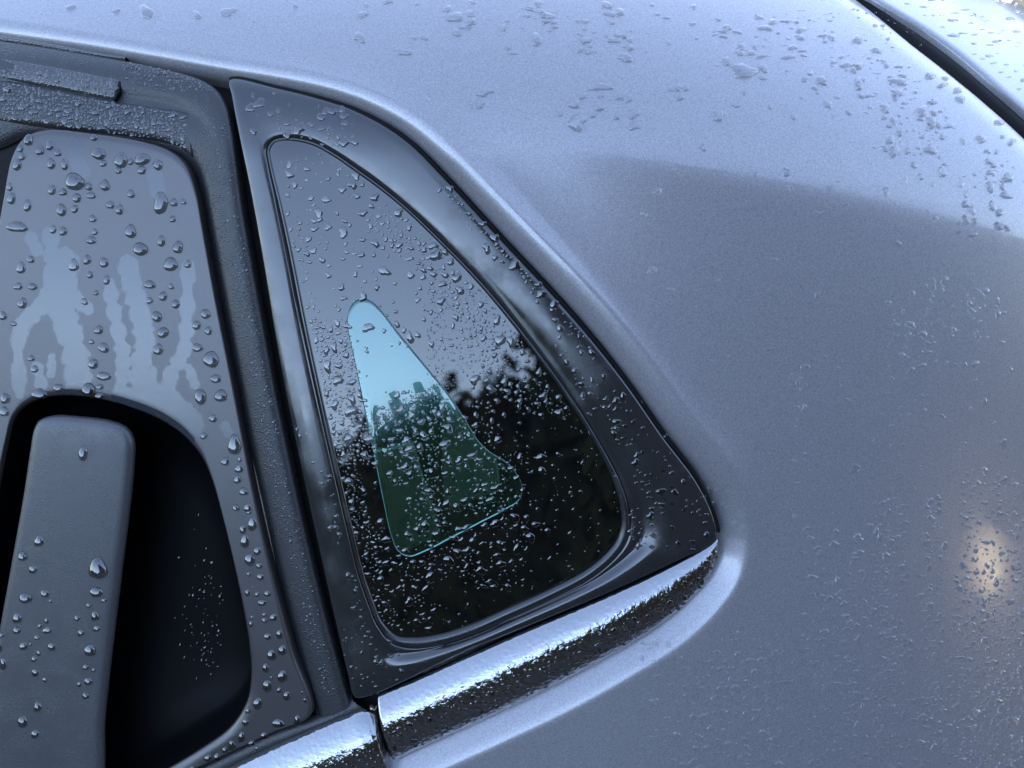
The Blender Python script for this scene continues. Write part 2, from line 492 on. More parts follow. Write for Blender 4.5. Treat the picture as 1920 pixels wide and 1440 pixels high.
# --- quarter panel: from the rolled lip round the window out to the tailgate seam
PANEL_KEYS = [  # (inner edge at the window, outer edge), photo pixels
    ((-250, 22), (-250, -150)), ((0, 62), (0, -150)), ((140, 84), (180, -150)), ((270, 108), (360, -150)),
    ((400, 134), (540, -150)), ((430, 140), (640, -150)), ((520, 157), (760, -150)), ((600, 176), (900, -150)),
    ((660, 196), (1010, -150)), ((720, 226), (1120, -150)), ((770, 261), (1230, -140)), ((830, 321), (1340, -120)),
    ((900, 396), (1450, -85)), ((960, 461), (1545, -40)), ((1040, 546), (1622, 14)), ((1110, 626), (1710, 86)),
    ((1180, 715), (1777, 138)), ((1250, 815), (1847, 196)), ((1312, 897), (1920, 262)), ((1343, 957), (2050, 400)),
    ((1353, 1012), (2150, 620)), ((1346, 1062), (2180, 900)), ((1312, 1112), (2180, 1150)), ((1252, 1167), (2180, 1400)),
    ((1152, 1228), (2150, 1640)), ((1042, 1288), (1800, 1660)), ((932, 1340), (1500, 1660)), ((822, 1390), (1200, 1660)),
    ((745, 1424), (1000, 1660)), ((600, 1490), (780, 1660))]
A = catmull([k[0] for k in PANEL_KEYS], 14, False)
B = catmull([k[1] for k in PANEL_KEYS], 14, False)
npt = len(A)
# outward direction in pixels from the window edge
tg = np.gradient(A, axis=0); tg /= np.linalg.norm(tg, axis=1, keepdims=True)
NRM = np.stack([tg[:, 1], -tg[:, 0]], 1)
s_ = np.arange(npt) / 14.0
def key(vals):  # smooth value along the window edge from (key index, value) pairs
    return np.interp(s_, [v[0] for v in vals], [v[1] for v in vals])
LR = key([(0, 26), (4, 28), (8, 36), (13, 50), (17, 58), (19, 64), (21, 60), (24, 62), (29, 66)])   # lip radius, px
LD = key([(0, 7), (8, 8), (14, 9), (19, 9), (22, 7.0), (29, 7.2)])                                   # lip depth, mm
LOW = key([(0, 0), (16, 0), (20, 0.75), (22, 1), (29, 1)])          # 1 where the lip is the wide upward chamfer under the chrome
BEAD = key([(0, 0.4), (5, 0.8), (9, 2.3), (14, 3.1), (18, 2.2), (20, 0.2), (29, 0)])   # the edge stands proud of the panel, mm
xs = np.linspace(0, 1, 200)
sl = 1 - np.clip((xs - 0.50) / 0.5, 0, 1) ** 2 * (3 - 2 * np.clip((xs - 0.50) / 0.5, 0, 1))
cum = np.cumsum(sl); cum = cum / cum[-1]
rows = [P(A[:, 0], A[:, 1], -(LD + 7) * 0.001)]
for k in range(23):
    x = k / 22
    ph = x * math.pi / 2
    fd = (1 - math.cos(ph)) * (1 - LOW) + x * LOW
    fz = (1 - math.sin(ph)) * (1 - LOW) + (1 - np.interp(x, xs, cum)) * LOW
    q = A + NRM * (LR * fd)[:, None]
    rows.append(P(q[:, 0], q[:, 1], (-LD * fz + BEAD) * 0.001))
S = A + NRM * LR[:, None]
d = B - S
for t in list(np.linspace(0, 1, 46)[1:]):
    t2 = 0.35 * t + 0.65 * t * t
    q = S + d * t2
    bend = NRM * (LR * 1.2 * t2 * (1 - t2) ** 4)[:, None]
    q = q + bend
    dist = np.linalg.norm(q - S, axis=1)
    rows.append(P(q[:, 0], q[:, 1], BEAD * np.exp(-dist / 38.0) * (1 + 0 * dist) * 0.001))
# rounded return at the tailgate seam
for ox, of in ((3, -0.5), (5, -1.6), (5.5, -9)):
    q = B + d / np.linalg.norm(d, axis=1, keepdims=True) * ox
    rows.append(P(q[:, 0], q[:, 1], np.full(npt, of * 0.001)))
quarter = fix_normals(grid_mesh('quarter_panel', rows, False, M_PAINT, car))

# --- tailgate, its seal and the dark seam between
SEAM = [(1560, -52), (1622, 6), (1644, 4), (1700, 40), (1742, 66), (1800, 108), (1870, 168), (1920, 212), (2050, 345), (2160, 500)]
TG = [((1560, -75), (1640, -140)), ((1600, -22), (1720, -110)), ((1641, 4), (1800, -62)), ((1690, 33), (1850, -24)), ((1742, 65), (1884, -1)), ((1800, 107), (1921, 22)), ((1870, 167), (1990, 62)),
      ((1920, 211), (2070, 110)), ((2050, 340), (2230, 250)), ((2160, 490), (2350, 420))]
TA = catmull([k[0] for k in TG], 12, False); TB = catmull([k[1] for k in TG], 12, False)
prof = [('a', -8, -8), ('a', -7.7, 1.2), ('a', -6, 2.1), ('a', -3.5, 2.55), ('a', 2, 2.7), ('t', 0.25, 2.75), ('t', 0.45, 2.8), ('t', 0.5, 2.72), ('t', 0.6, 2.8), ('t', 0.8, 2.8), ('b', 4, 2.7), ('b', 1, 1.8), ('b', 0, -10)]
tail = fix_normals(grid_mesh('tailgate', [prof_row(TA, TB, e) for e in prof], False, M_PAINT, car))
BD = [((1545, -40), (1560, -68)), ((1600, -4), (1605, -14)), ((1622, 13), (1640, 3)), ((1665, 48), (1690, 33)), ((1710, 85), (1742, 65)), ((1777, 137), (1800, 107)), ((1847, 195), (1870, 167)), ((1920, 261), (1922, 212)), ((2050, 398), (2052, 342)), ((2150, 560), (2162, 492))]
BA = catmull([k[0] for k in BD], 12, False); BB = catmull([k[1] for k in BD], 12, False)
fix_normals(grid_mesh('seam_channel', [prof_row(BA, BB, e) for e in (('t', -0.4, -8.5), ('t', 0.5, -9), ('t', 1.4, -8.5))], False, M_DARK, car))
M_WS = gloss_black('tailgate_seal_rubber', 0.5, 1.3, 0.008, 0.1)
fix_normals(grid_mesh('tailgate_seal', [prof_row(BA, BB, ('t', 0.25 + 0.75 * k / 10, -3.5 + 3.4 * math.sin(math.pi * k / 10))) for k in range(11)], False, M_WS, car))

# --- gloss black surround of the quarter window
FR = [((429, 147), (512, 260)), ((520, 163), (545, 256)), ((600, 183), (587, 265)), ((660, 203), (627, 287)), ((719, 233), (667, 315)),
      ((768, 268), (706, 343)), ((828, 328), (761, 388)), ((897, 403), (831, 455)), ((957, 468), (896, 522)), ((1037, 553), (966, 605)),
      ((1107, 633), (1026, 683)), ((1177, 722), (1085, 767)), ((1246, 821), (1131, 843)), ((1306, 901), (1161, 900)), ((1336, 960), (1178, 950)),
      ((1346, 1004), (1181, 990)), ((1336, 1021), (1174, 1018)), ((1285, 1046), (1155, 1046)), ((1200, 1086), (1110, 1085)), ((1100, 1130), (1040, 1123)), ((1000, 1172), (960, 1160)),
      ((900, 1214), (885, 1193)), ((820, 1249), (825, 1211)), ((750, 1283), (772, 1217)), ((690, 1308), (735, 1207)), ((664, 1310), (706, 1172)),
      ((652, 1270), (692, 1138)), ((632, 1185), (672, 1080)), ((606, 1070), (650, 990)), ((575, 930), (620, 860)), ((546, 795), (595, 748)),
      ((517, 645), (566, 610)), ((491, 490), (540, 475)), ((466, 350), (519, 378)), ((446, 250), (503, 310)), ((433, 178), (499, 278))]
FA = catmull([k[0] for k in FR], 10, True); FB = catmull([k[1] for k in FR], 10, True)
nf = len(FA)
sf = np.arange(nf) / 10.0
low = np.interp(sf, [0, 8, 11, 14, 23, 25, 36], [0, 0, 0.4, 1, 1, 0, 0])   # the stepped ledge along the lower right
prof = [('a', 0, -9), ('a', 0, -1.4), ('a', 2, -0.6), ('a', 5, -0.25), ('t', 0.2, 0.0), ('t', 0.4, 0.15), ('t', 0.55, 0.1),
        ('t', 0.66, 0.0 - 0.2 * low), ('t', 0.74, -0.1 - 0.9 * low), ('t', 0.80, -0.2 - 1.8 * low), ('t', 0.86, -0.4 - 1.9 * low), ('t', 0.91, -0.5 - 1.3 * low), ('b', 5, -0.7 - 0.8 * low), ('b', 2, -1.1 - 0.9 * low), ('b', 0, -4.0)]
surround = fix_normals(grid_mesh('window_surround', [prof_row(FA, FB, e) for e in prof], True, M_FRAME, car))

# --- dark gasket closing the gap to the painted lip
na = 15 * 10
GA = FA[:na]; tga = np.gradient(GA, axis=0); tga /= np.linalg.norm(tga, axis=1, keepdims=True)
NG = np.stack([tga[:, 1], -tga[:, 0]], 1)
fix_normals(grid_mesh('surround_gasket', [P((GA + NG * w)[:, 0], (GA + NG * w)[:, 1], np.full(na, z * 0.001)) for w, z in ((-3, -5), (-1, -1.9), (3, -1.5), (7, -1.9), (10, -6))], False, M_DARK, car))

# --- rubber seal bead round the glass
cen = np.array([800.0, 820.0])
tgf = np.roll(FB, -1, 0) - np.roll(FB, 1, 0); tgf /= np.linalg.norm(tgf, axis=1, keepdims=True)
NI = np.stack([-tgf[:, 1], tgf[:, 0]], 1)
NI *= np.sign(np.sum(NI * (cen - FB), 1))[:, None]
hw = np.interp(sf, [0, 6, 12, 14, 20, 23, 25, 30, 36], [5, 4, 5, 8, 10, 10, 6, 6, 5])
rows = []
for k in range(9):
    ph = math.pi * k / 8
    q = FB + NI * (hw * (1 - math.cos(ph)) - 2)[:, None]
    rows.append(P(q[:, 0], q[:, 1], (-3.0 + 2.0 * math.sin(ph) ** 0.8) * 0.001 * np.ones(nf)))
fix_normals(grid_mesh('window_seal', rows, True, M_SEAL, car))

# --- quarter glass: black printed border, clear green middle
GI = FB + NI * (hw * 1.2)[:, None]
TEAL = [(649, 605), (654, 577), (668, 561), (688, 561), (708, 576), (748, 627), (800, 690), (842, 742), (874, 792), (898, 830), (922, 852), (946, 866), (967, 887), (979, 915), (974, 940), (948, 959), (900, 984), (850, 1010), (795, 1038), (765, 1047), (745, 1036), (733, 1010), (718, 945), (700, 855), (680, 762), (662, 675)]
TC = np.array([775.0, 860.0])
TP = catmull(TEAL, 30, True)
ang = np.arctan2(TP[:, 1] - TC[1], TP[:, 0] - TC[0]); rad = np.linalg.norm(TP - TC, axis=1)
o_ = np.argsort(ang)
ga = np.arctan2(GI[:, 1] - TC[1], GI[:, 0] - TC[0])
def teal_at(a):
    r = np.interp(a, ang[o_], rad[o_], period=2 * math.pi)
    return TC + np.stack([np.cos(a), np.sin(a)], 1) * r[:, None]
# redistribute the samples so that the corners of the clear area stay crisp
nring = 480
GIc = np.concatenate([GI, GI[:1]]); seg = np.r_[0, np.cumsum(np.linalg.norm(np.diff(GIc, axis=0), axis=1))]
us = np.linspace(0, seg[-1], nring, endpoint=False)
GR = np.stack([np.interp(us, seg, GIc[:, 0]), np.interp(us, seg, GIc[:, 1])], 1)
TR = teal_at(np.arctan2(GR[:, 1] - TC[1], GR[:, 0] - TC[0]))
GOFF = -2.3
def goff(x): return -2.6 - 0.0045 * (x - 800.0)     # the pane sits a touch deeper towards its rear
border = fix_normals(grid_mesh('quarter_glass', [prof_row(GR, TR, ('t', t, goff((GR + (TR - GR) * t)[:, 0]))) for t in np.linspace(0, 1, 14)], True, M_FRIT, car))
rows = [prof_row(TR, np.repeat(TC[None], nring, 0), ('t', t, goff((TR + (TC - TR) * t)[:, 0]) + o)) for t, o in ((0.004, -0.30), (0.009, -0.02), (0.03, 0), (0.25, 0), (0.5, 0), (0.75, 0), (0.95, 0))]
pane = grid_mesh('clear_pane', rows, True, M_PANE, border, center=P(np.array([TC[0]]), np.array([TC[1]]), np.array([goff(TC[0]) * 0.001]))[0])
fix_normals(pane)
# edge of the glass, its bright line painted pale along the bottom and front
iR = [i for i in range(nring)]
ed = TR
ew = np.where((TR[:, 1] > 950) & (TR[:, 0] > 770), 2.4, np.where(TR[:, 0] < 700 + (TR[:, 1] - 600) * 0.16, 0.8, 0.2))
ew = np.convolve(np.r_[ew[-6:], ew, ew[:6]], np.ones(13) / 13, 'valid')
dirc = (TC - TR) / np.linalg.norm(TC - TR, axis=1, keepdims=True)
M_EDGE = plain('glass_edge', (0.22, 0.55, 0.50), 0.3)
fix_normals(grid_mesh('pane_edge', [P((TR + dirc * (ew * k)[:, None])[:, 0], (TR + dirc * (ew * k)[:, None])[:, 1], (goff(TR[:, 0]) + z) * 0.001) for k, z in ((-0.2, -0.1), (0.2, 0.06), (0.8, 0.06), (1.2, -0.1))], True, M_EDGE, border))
# cabin behind the glass
def slab(name, pts, off0, off1, mat, parent):
    p = np.array(pts, float); n = len(p)
    a = P(p[:, 0], p[:, 1], np.full(n, off0 * 0.001)); b = P(p[:, 0], p[:, 1], np.full(n, off1 * 0.001))
    f = [tuple(range(n)), tuple(range(2 * n - 1, n - 1, -1))] + [(i, n + i, n + (i + 1) % n, (i + 1) % n) for i in range(n)]
    return mesh_obj(name, np.concatenate([a, b]).tolist(), f, mat, parent, False)
slab('cabin_wall', [(430, 150), (1350, 150), (1350, 1300), (430, 1300)], -150, -160, M_CABIN, car)
slab('pillar_trim', [(640, 900), (740, 880), (800, 1080), (700, 1120)], -60, -70, M_TRIM, car)
slab('seat_back', [(790, 760), (900, 800), (930, 1010), (800, 1060)], -95, -120, M_TRIM, car)

# --- chrome belt trim
CT = np.linspace(0, 1, 201)
CZ = np.cumsum(np.interp(CT, [0, 0.04, 0.10, 0.24, 0.38, 0.50, 0.82, 1.0], [1.5, 0.95, 0.70, 0.50, 0.14, -0.12, -0.38, -1.2])) / 200
def chrome_z(t, w):
    'height (mm) of the trim at fraction t of its width w (px)'
    return -1.6 + np.interp(t, CT, CZ) * w * 0.235
def chrome(name, keys, h, cap0, parent, wetpow=1.0):
    CA = catmull([k[0] for k in keys], 12, False); CB = catmull([k[1] for k in keys], 12, False)
    n = len(CA)
    rows, wets = [], []
    w = np.linalg.norm(CB - CA, axis=1)
    K = 26
    for k in range(K + 1):
        t = k / K
        rows.append(prof_row(CA, CB, ('t', t, chrome_z(t, w))))
        wets.append(np.full(n, t))
    rows.insert(0, prof_row(CA, CB, ('t', 0, -9))); wets.insert(0, np.zeros(n))
    rows.append(prof_row(CA, CB, ('t', 1, -9))); wets.append(np.ones(n))
    if cap0:  # close the cut end
        deep = [P(np.array([CA[0, 0] + (CB[0, 0] - CA[0, 0]) * min(max((k - 1) / K, 0), 1)]), np.array([CA[0, 1] + (CB[0, 1] - CA[0, 1]) * min(max((k - 1) / K, 0), 1)]), np.array([-0.009]))[0] for k in range(K + 3)]
        rows = [np.concatenate([deep[k][None], r]) for k, r in enumerate(rows)]
        wets = [np.concatenate([w_[:1], w_]) for w_ in wets]
    o = fix_normals(grid_mesh(name, rows, False, M_CHROME, parent))
    at = o.data.attributes.new('wet', 'FLOAT', 'POINT')
    wv = np.concatenate(wets)
    at.data.foreach_set('value', (np.clip((wv - 0.22) / 0.4, 0, 1) * 0.48 + 0.12).astype(np.float32))
    return o
CH = [((706, 1306), (738, 1428)), ((760, 1284), (800, 1399)), ((830, 1253), (880, 1363)), ((900, 1222), (960, 1326)), ((1000, 1178), (1060, 1276)), ((1100, 1136), (1160, 1222)),
      ((1200, 1092), (1240, 1172)), ((1270, 1058), (1295, 1126)), ((1315, 1034), (1328, 1088)), ((1338, 1019), (1343, 1050)), ((1347, 1012), (1349, 1024))]
chrome('chrome_trim', CH, 7.0, True, car)
CH2 = [((700, 1340), (732, 1455)), ((690, 1334), (722, 1460)), ((672, 1335), (700, 1472)), ((640, 1348), (660, 1490)), ((580, 1373), (600, 1515)), ((500, 1409), (520, 1550)), ((430, 1443), (450, 1580)), ((300, 1505), (320, 1640))]
chrome('chrome_trim', CH2, 7.0, True, car).name = 'door_chrome_trim'

# --- dark cavity behind door gap and trims
SL = [((440, 120), (400, 170)), ((470, 260), (405, 300)), ((520, 560), (440, 560)), ((610, 960), (520, 960)), ((690, 1300), (560, 1300)), ((760, 1420), (520, 1420)), ((800, 1600), (520, 1600))]
SA = catmull([k[0] for k in SL], 8, False); SB = catmull([k[1] for k in SL], 8, False)
fix_normals(grid_mesh('door_gap', [prof_row(SA, SB, ('t', t, -10)) for t in (0, 0.5, 1)], False, M_DARK, car))
SL = [((-250, 10), (-250, 70)), ((0, 50), (0, 110)), ((270, 96), (260, 150)), ((440, 130), (400, 190)), ((470, 180), (440, 240))]
SA = catmull([k[0] for k in SL], 8, False); SB = catmull([k[1] for k in SL], 8, False)
fix_normals(grid_mesh('roof_gap', [prof_row(SA, SB, ('t', t, -11)) for t in (0, 0.5, 1)], False, M_DARK, car))

# --- rear door: frame, plastic panel with the handle pocket, handle
door = bpy.data.objects.new('rear_door', None); SC.collection.objects.link(door); door.parent = car
DF = [((655, 1325), (594, 1352)), ((640, 1270), (575, 1290)), ((618, 1190), (547, 1190)), ((594, 1095), (520, 1085)), ((567, 980), (492, 960)), ((541, 860), (465, 840)), ((516, 740), (444, 730)),
      ((492, 610), (420, 610)), ((470, 490), (399, 500)), ((453, 390), (384, 420)), ((441, 300), (371, 355)), ((432, 235), (360, 322)), ((423, 195), (345, 300)), ((408, 168), (322, 281)), ((385, 149), (295, 270)), ((350, 135), (262, 260)),
      ((300, 123), (215, 253)), ((230, 108), (160, 245)), ((140, 92), (90, 237)), ((60, 79), (30, 240)), ((0, 70), (-20, 262)), ((-250, 30), (-250, 320))]
OA = catmull([k[0] for k in DF], 14, False); OB = catmull([k[1] for k in DF], 14, False)
nd = len(OA); sd = np.arange(nd) / 14.0
top = np.interp(sd, [0, 11, 14, 16, 22], [0, 0, 0.8, 1, 1])
groove = [('a', 0, -8), ('a', 0.5, -2.2), ('a', 3, -1.0), ('a', 8, -0.2), ('t', 0.2, 0.3), ('t', 0.3, 0.35 - 0.2 * top), ('t', 0.36, 0.3 - 0.6 * top),
          ('t', 0.41, 0.2 - 1.9 * top), ('t', 0.46, 0.1 - 2.4 * top), ('t', 0.55, -0.1 - 2.0 * top), ('t', 0.66, -0.5 - 1.4 * top), ('t', 0.76, -1.1 - 1.2 * top), ('t', 0.84, -1.9 - 1.0 * top), ('t', 0.92, -3.2 - 0.6 * top), ('b', 4, -4.6), ('b', -2, -5.5), ('b', -8, -7)]
fix_normals(grid_mesh('door_frame', [prof_row(OA, OB, e) for e in groove], False, M_RUBBER, door))
# upper strip seated in the frame, ending at the joint
ST = [((-250, 66), (-250, 112)), ((0, 106), (0, 143)), ((90, 122), (85, 158)), ((160, 136), (152, 171)), ((224, 149), (213, 184))]
SA = catmull([k[0] for k in ST], 12, False); SB = catmull([k[1] for k in ST], 12, False)
M_STRIP = beaded_rubber('window_strip_rubber', 0.05, 0.16, 0.9, 0.6, 1.9)
rows = [prof_row(SA, SB, e) for e in (('t', -0.05, -4), ('t', 0, 0.05), ('t', 0.12, 0.28), ('t', 0.5, 0.1), ('t', 0.9, -0.5), ('t', 1.0, -1.0), ('t', 1.06, -5))]
endc = np.array([r[-1] for r in rows]); dn = P(np.array([222.0]), np.array([166.0]), np.array([-0.005]))[0] - P(np.array([222.0]), np.array([166.0]), np.array([0.0]))[0]
rows = [np.concatenate([r, (r[-1] + dn)[None]]) for r in rows]
fix_normals(grid_mesh('window_strip', rows, False, M_STRIP, door))
RC = [((-250, 116), (-250, 222)), ((0, 146), (0, 226)), ((110, 166), (80, 233)), ((214, 187), (190, 245)), ((300, 200), (285, 260)), ((338, 206), (330, 274)), ((350, 209), (356, 296))]
SA = catmull([k[0] for k in RC], 12, False); SB = catmull([k[1] for k in RC], 12, False)
rows = [prof_row(SA, SB, e) for e in (('t', -0.03, -5), ('t', 0.0, -1.7), ('t', 0.06, -1.5), ('t', 0.4, -1.5), ('t', 0.8, -1.6), ('b', 8, -1.9), ('b', 3, -3.0), ('b', -2, -6))]
rows = [np.concatenate([r, (r[-1] + dn * 1.2)[None]]) for r in rows]
fix_normals(grid_mesh('run_channel', rows, False, M_RUBBER, door))
slab('joint_gap', [(224, 149), (227, 150), (224, 171), (215, 187), (212, 187)], 0.12, -2.0, M_DARK, door)
WL = [((-250, 28), (-250, 50)), ((0, 63), (0, 71)), ((100, 80), (98, 87)), ((180, 95), (178, 101)), ((235, 104), (233, 109))]
SA = catmull([k[0] for k in WL], 12, False); SB = catmull([k[1] for k in WL], 12, False)
fix_normals(grid_mesh('frame_lip', [prof_row(SA, SB, e) for e in (('t', -0.1, -4), ('t', 0, -1.0), ('t', 0.5, -0.3), ('t', 1.0, -0.4), ('t', 1.3, -3))], False, M_STRIP, door))

DP = [((10, 830), (-12, 480)), ((22, 787), (6, 370)), ((45, 761), (24, 285)), ((80, 747), (45, 254)), ((120, 743), (88, 240)), ((180, 749), (170, 247)), ((240, 765), (255, 260)), ((300, 790), (314, 279)),
      ((345, 822), (345, 305)), ((378, 862), (364, 350)), ((400, 915), (381, 440)), ((418, 980), (402, 555)), ((435, 1050), (437, 730)), ((452, 1130), (476, 930)), ((465, 1210), (512, 1085)),
      ((468, 1270), (550, 1225)), ((460, 1318), (584, 1340)), ((430, 1366), (515, 1374)), ((370, 1410), (425, 1416)), ((300, 1452), (300, 1478)), ((150, 1530), (150, 1560)), ((-60, 1560), (-100, 1620)),
      ((-150, 1500), (-230, 1560)), ((-60, 1200), (-120, 1100)), ((-15, 960), (-50, 720))]
PA = catmull([k[0] for k in DP], 16, True); PB = catmull([k[1] for k in DP], 16, True)
npn = len(PA)
sp = np.arange(npn) / 16.0
lipw = np.interp(sp, [0, 2, 5, 8, 10, 13, 16, 18, 21, 25], [8, 10, 16, 22, 20, 16, 24, 26, 20, 8])
prof = [('a', 0, -2.6)] + [('a', lipw * (1 - math.cos(p)), -2.6 * (1 - math.sin(p))) for p in np.linspace(0.2, math.pi / 2, 7)]
rows = [prof_row(PA, PB, e) for e in prof]
qa = PA + (PB - PA) / np.linalg.norm(PB - PA, axis=1, keepdims=True) * lipw[:, None]
for t in np.linspace(0, 1, 62)[1:-1]:
    q = qa + (PB - (PB - PA) / np.linalg.norm(PB - PA, axis=1, keepdims=True) * 8 - qa) * t
    rows.append(P(q[:, 0], q[:, 1], np.zeros(npn)))
rows += [prof_row(PA, PB, e) for e in (('b', 7, -0.05), ('b', 4, -0.4), ('b', 1.5, -1.2), ('b', 0, -2.4), ('b', -1, -7))]
panel = fix_normals(grid_mesh('door_panel', rows, True, M_PANEL, door))
# where water has run down the panel: wet paths against the misted rest
TRAILS = [((95, 440), (98, 500), (88, 560), (60, 590), (38, 620), (36, 740), 14), ((125, 480), (118, 545), (115, 580), (130, 620), (145, 690), (148, 745), 22), ((140, 560), (165, 580), 12),
          ((205, 530), (215, 590), (228, 650), (232, 690), (222, 745), 13), ((238, 490), (250, 540), (262, 590), (272, 640), (262, 690), (265, 745), 17), ((352, 500), (350, 600), (345, 660), (322, 700), (312, 745), 13),
          ((355, 690), (365, 720), 9), ((70, 690), (80, 735), 11), ((290, 740), (330, 770), (360, 805), 24), ((225, 745), (290, 760), 18), ((143, 262), (145, 300), (155, 320), 12), ((290, 330), (300, 375), 13), ((97, 670), (95, 700), 8),
          ((55, 440), (70, 470), 10), ((420, 795), (430, 815), 8), ((288, 690), (284, 720), 7)]
co = np.concatenate([np.asarray(r) for r in rows])
rel = co - CAM
tt = rel @ FV
pxs = 960 + (rel @ RV) / tt / TH * 960; pys = 720 - (rel @ UV) / tt / TH * 960
wet = np.zeros(len(co))
for tr in TRAILS:
    w = tr[-1]; pts = catmull(tr[:-1], 12, False)
    dd = np.full(len(co), 1e9)
    for k, q in enumerate(pts):
        ww = w * (0.8 + 0.25 * math.sin(k * 0.9 + tr[0][0]))
        dd = np.minimum(dd, np.hypot(pxs - q[0], pys - q[1]) / ww)
    wet = np.maximum(wet, np.clip(1.0 - 0.5 * dd, 0, 1))
# lower, darker damp blotches on the panel keep the dry value
at = panel.data.attributes.new('wet', 'FLOAT', 'POINT'); at.data.foreach_set('value', wet.astype(np.float32))

PC = np.array([170.0, 1180.0])
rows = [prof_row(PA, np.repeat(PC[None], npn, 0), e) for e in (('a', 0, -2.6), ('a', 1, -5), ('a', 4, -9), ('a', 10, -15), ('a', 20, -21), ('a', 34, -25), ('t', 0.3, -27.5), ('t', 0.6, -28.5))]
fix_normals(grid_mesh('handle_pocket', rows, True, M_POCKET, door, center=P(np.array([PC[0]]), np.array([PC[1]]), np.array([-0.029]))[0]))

HK = [(60, 806), (70, 788), (95, 779), (150, 781), (205, 789), (236, 803), (249, 828), (249, 870), (239, 970), (224, 1090), (207, 1230), (194, 1350), (178, 1520), (90, 1560), (-60, 1520), (-32, 1340), (-6, 1190), (20, 1045), (41, 925), (53, 845)]
HA = catmull(HK, 14, True); HC = np.array([105.0, 1170.0]); nh = len(HA)
hb = np.repeat(HC[None], nh, 0)
# the middle of the bar is a line, so shrink towards a spine and not a point
spine = np.stack([np.interp(HA[:, 1], [780, 1560], [150, 60]), np.clip(HA[:, 1], 850, 1480)], 1)
prof = [('a', 34, -17), ('a', 13, -8), ('a', 1, -2.4), ('a', 1.5, -0.9), ('a', 5, 0.3), ('a', 11, 1.0), ('a', 20, 1.35), ('t', 0.5, 1.6), ('t', 0.8, 1.75), ('t', 1.0, 1.8)]
handle = fix_normals(grid_mesh('door_handle', [prof_row(HA, spine, e) for e in prof], True, M_HANDLE, door), weld=True)

# belt seal under the panel, and the door window at the far left
BS = [((660, 1318), (690, 1336)), ((596, 1350), (640, 1352)), ((515, 1378), (500, 1413)), ((425, 1420), (430, 1447)), ((300, 1484), (300, 1509)), ((150, 1560), (150, 1590))]
SA = catmull([k[0] for k in BS], 10, False); SB = catmull([k[1] for k in BS], 10, False)
fix_normals(grid_mesh('belt_seal', [prof_row(SA, SB, e) for e in (('t', -0.15, -6), ('t', 0.0, -2.2), ('t', 0.3, -1.0), ('t', 0.7, -0.8), ('t', 1.0, -1.6), ('t', 1.2, -6))], False, M_RUBBER, door))
DW = [((-250, 250), (-250, 900)), ((-30, 250), (-60, 900)), ((40, 235), (-20, 900))]
SA = catmull([k[0] for k in DW], 6, False); SB = catmull([k[1] for k in DW], 6, False)
fix_normals(grid_mesh('door_window', [prof_row(SA, SB, ('t', t, -8)) for t in np.linspace(0, 1, 8)], False, M_WS, door))
#--DROPS
# ------------------------------------------------------------------ water
def z_list(ox, oy, sc, pts):
    return [(ox + x / sc, oy + y / sc, w / sc, h / sc) for x, y, w, h in pts]

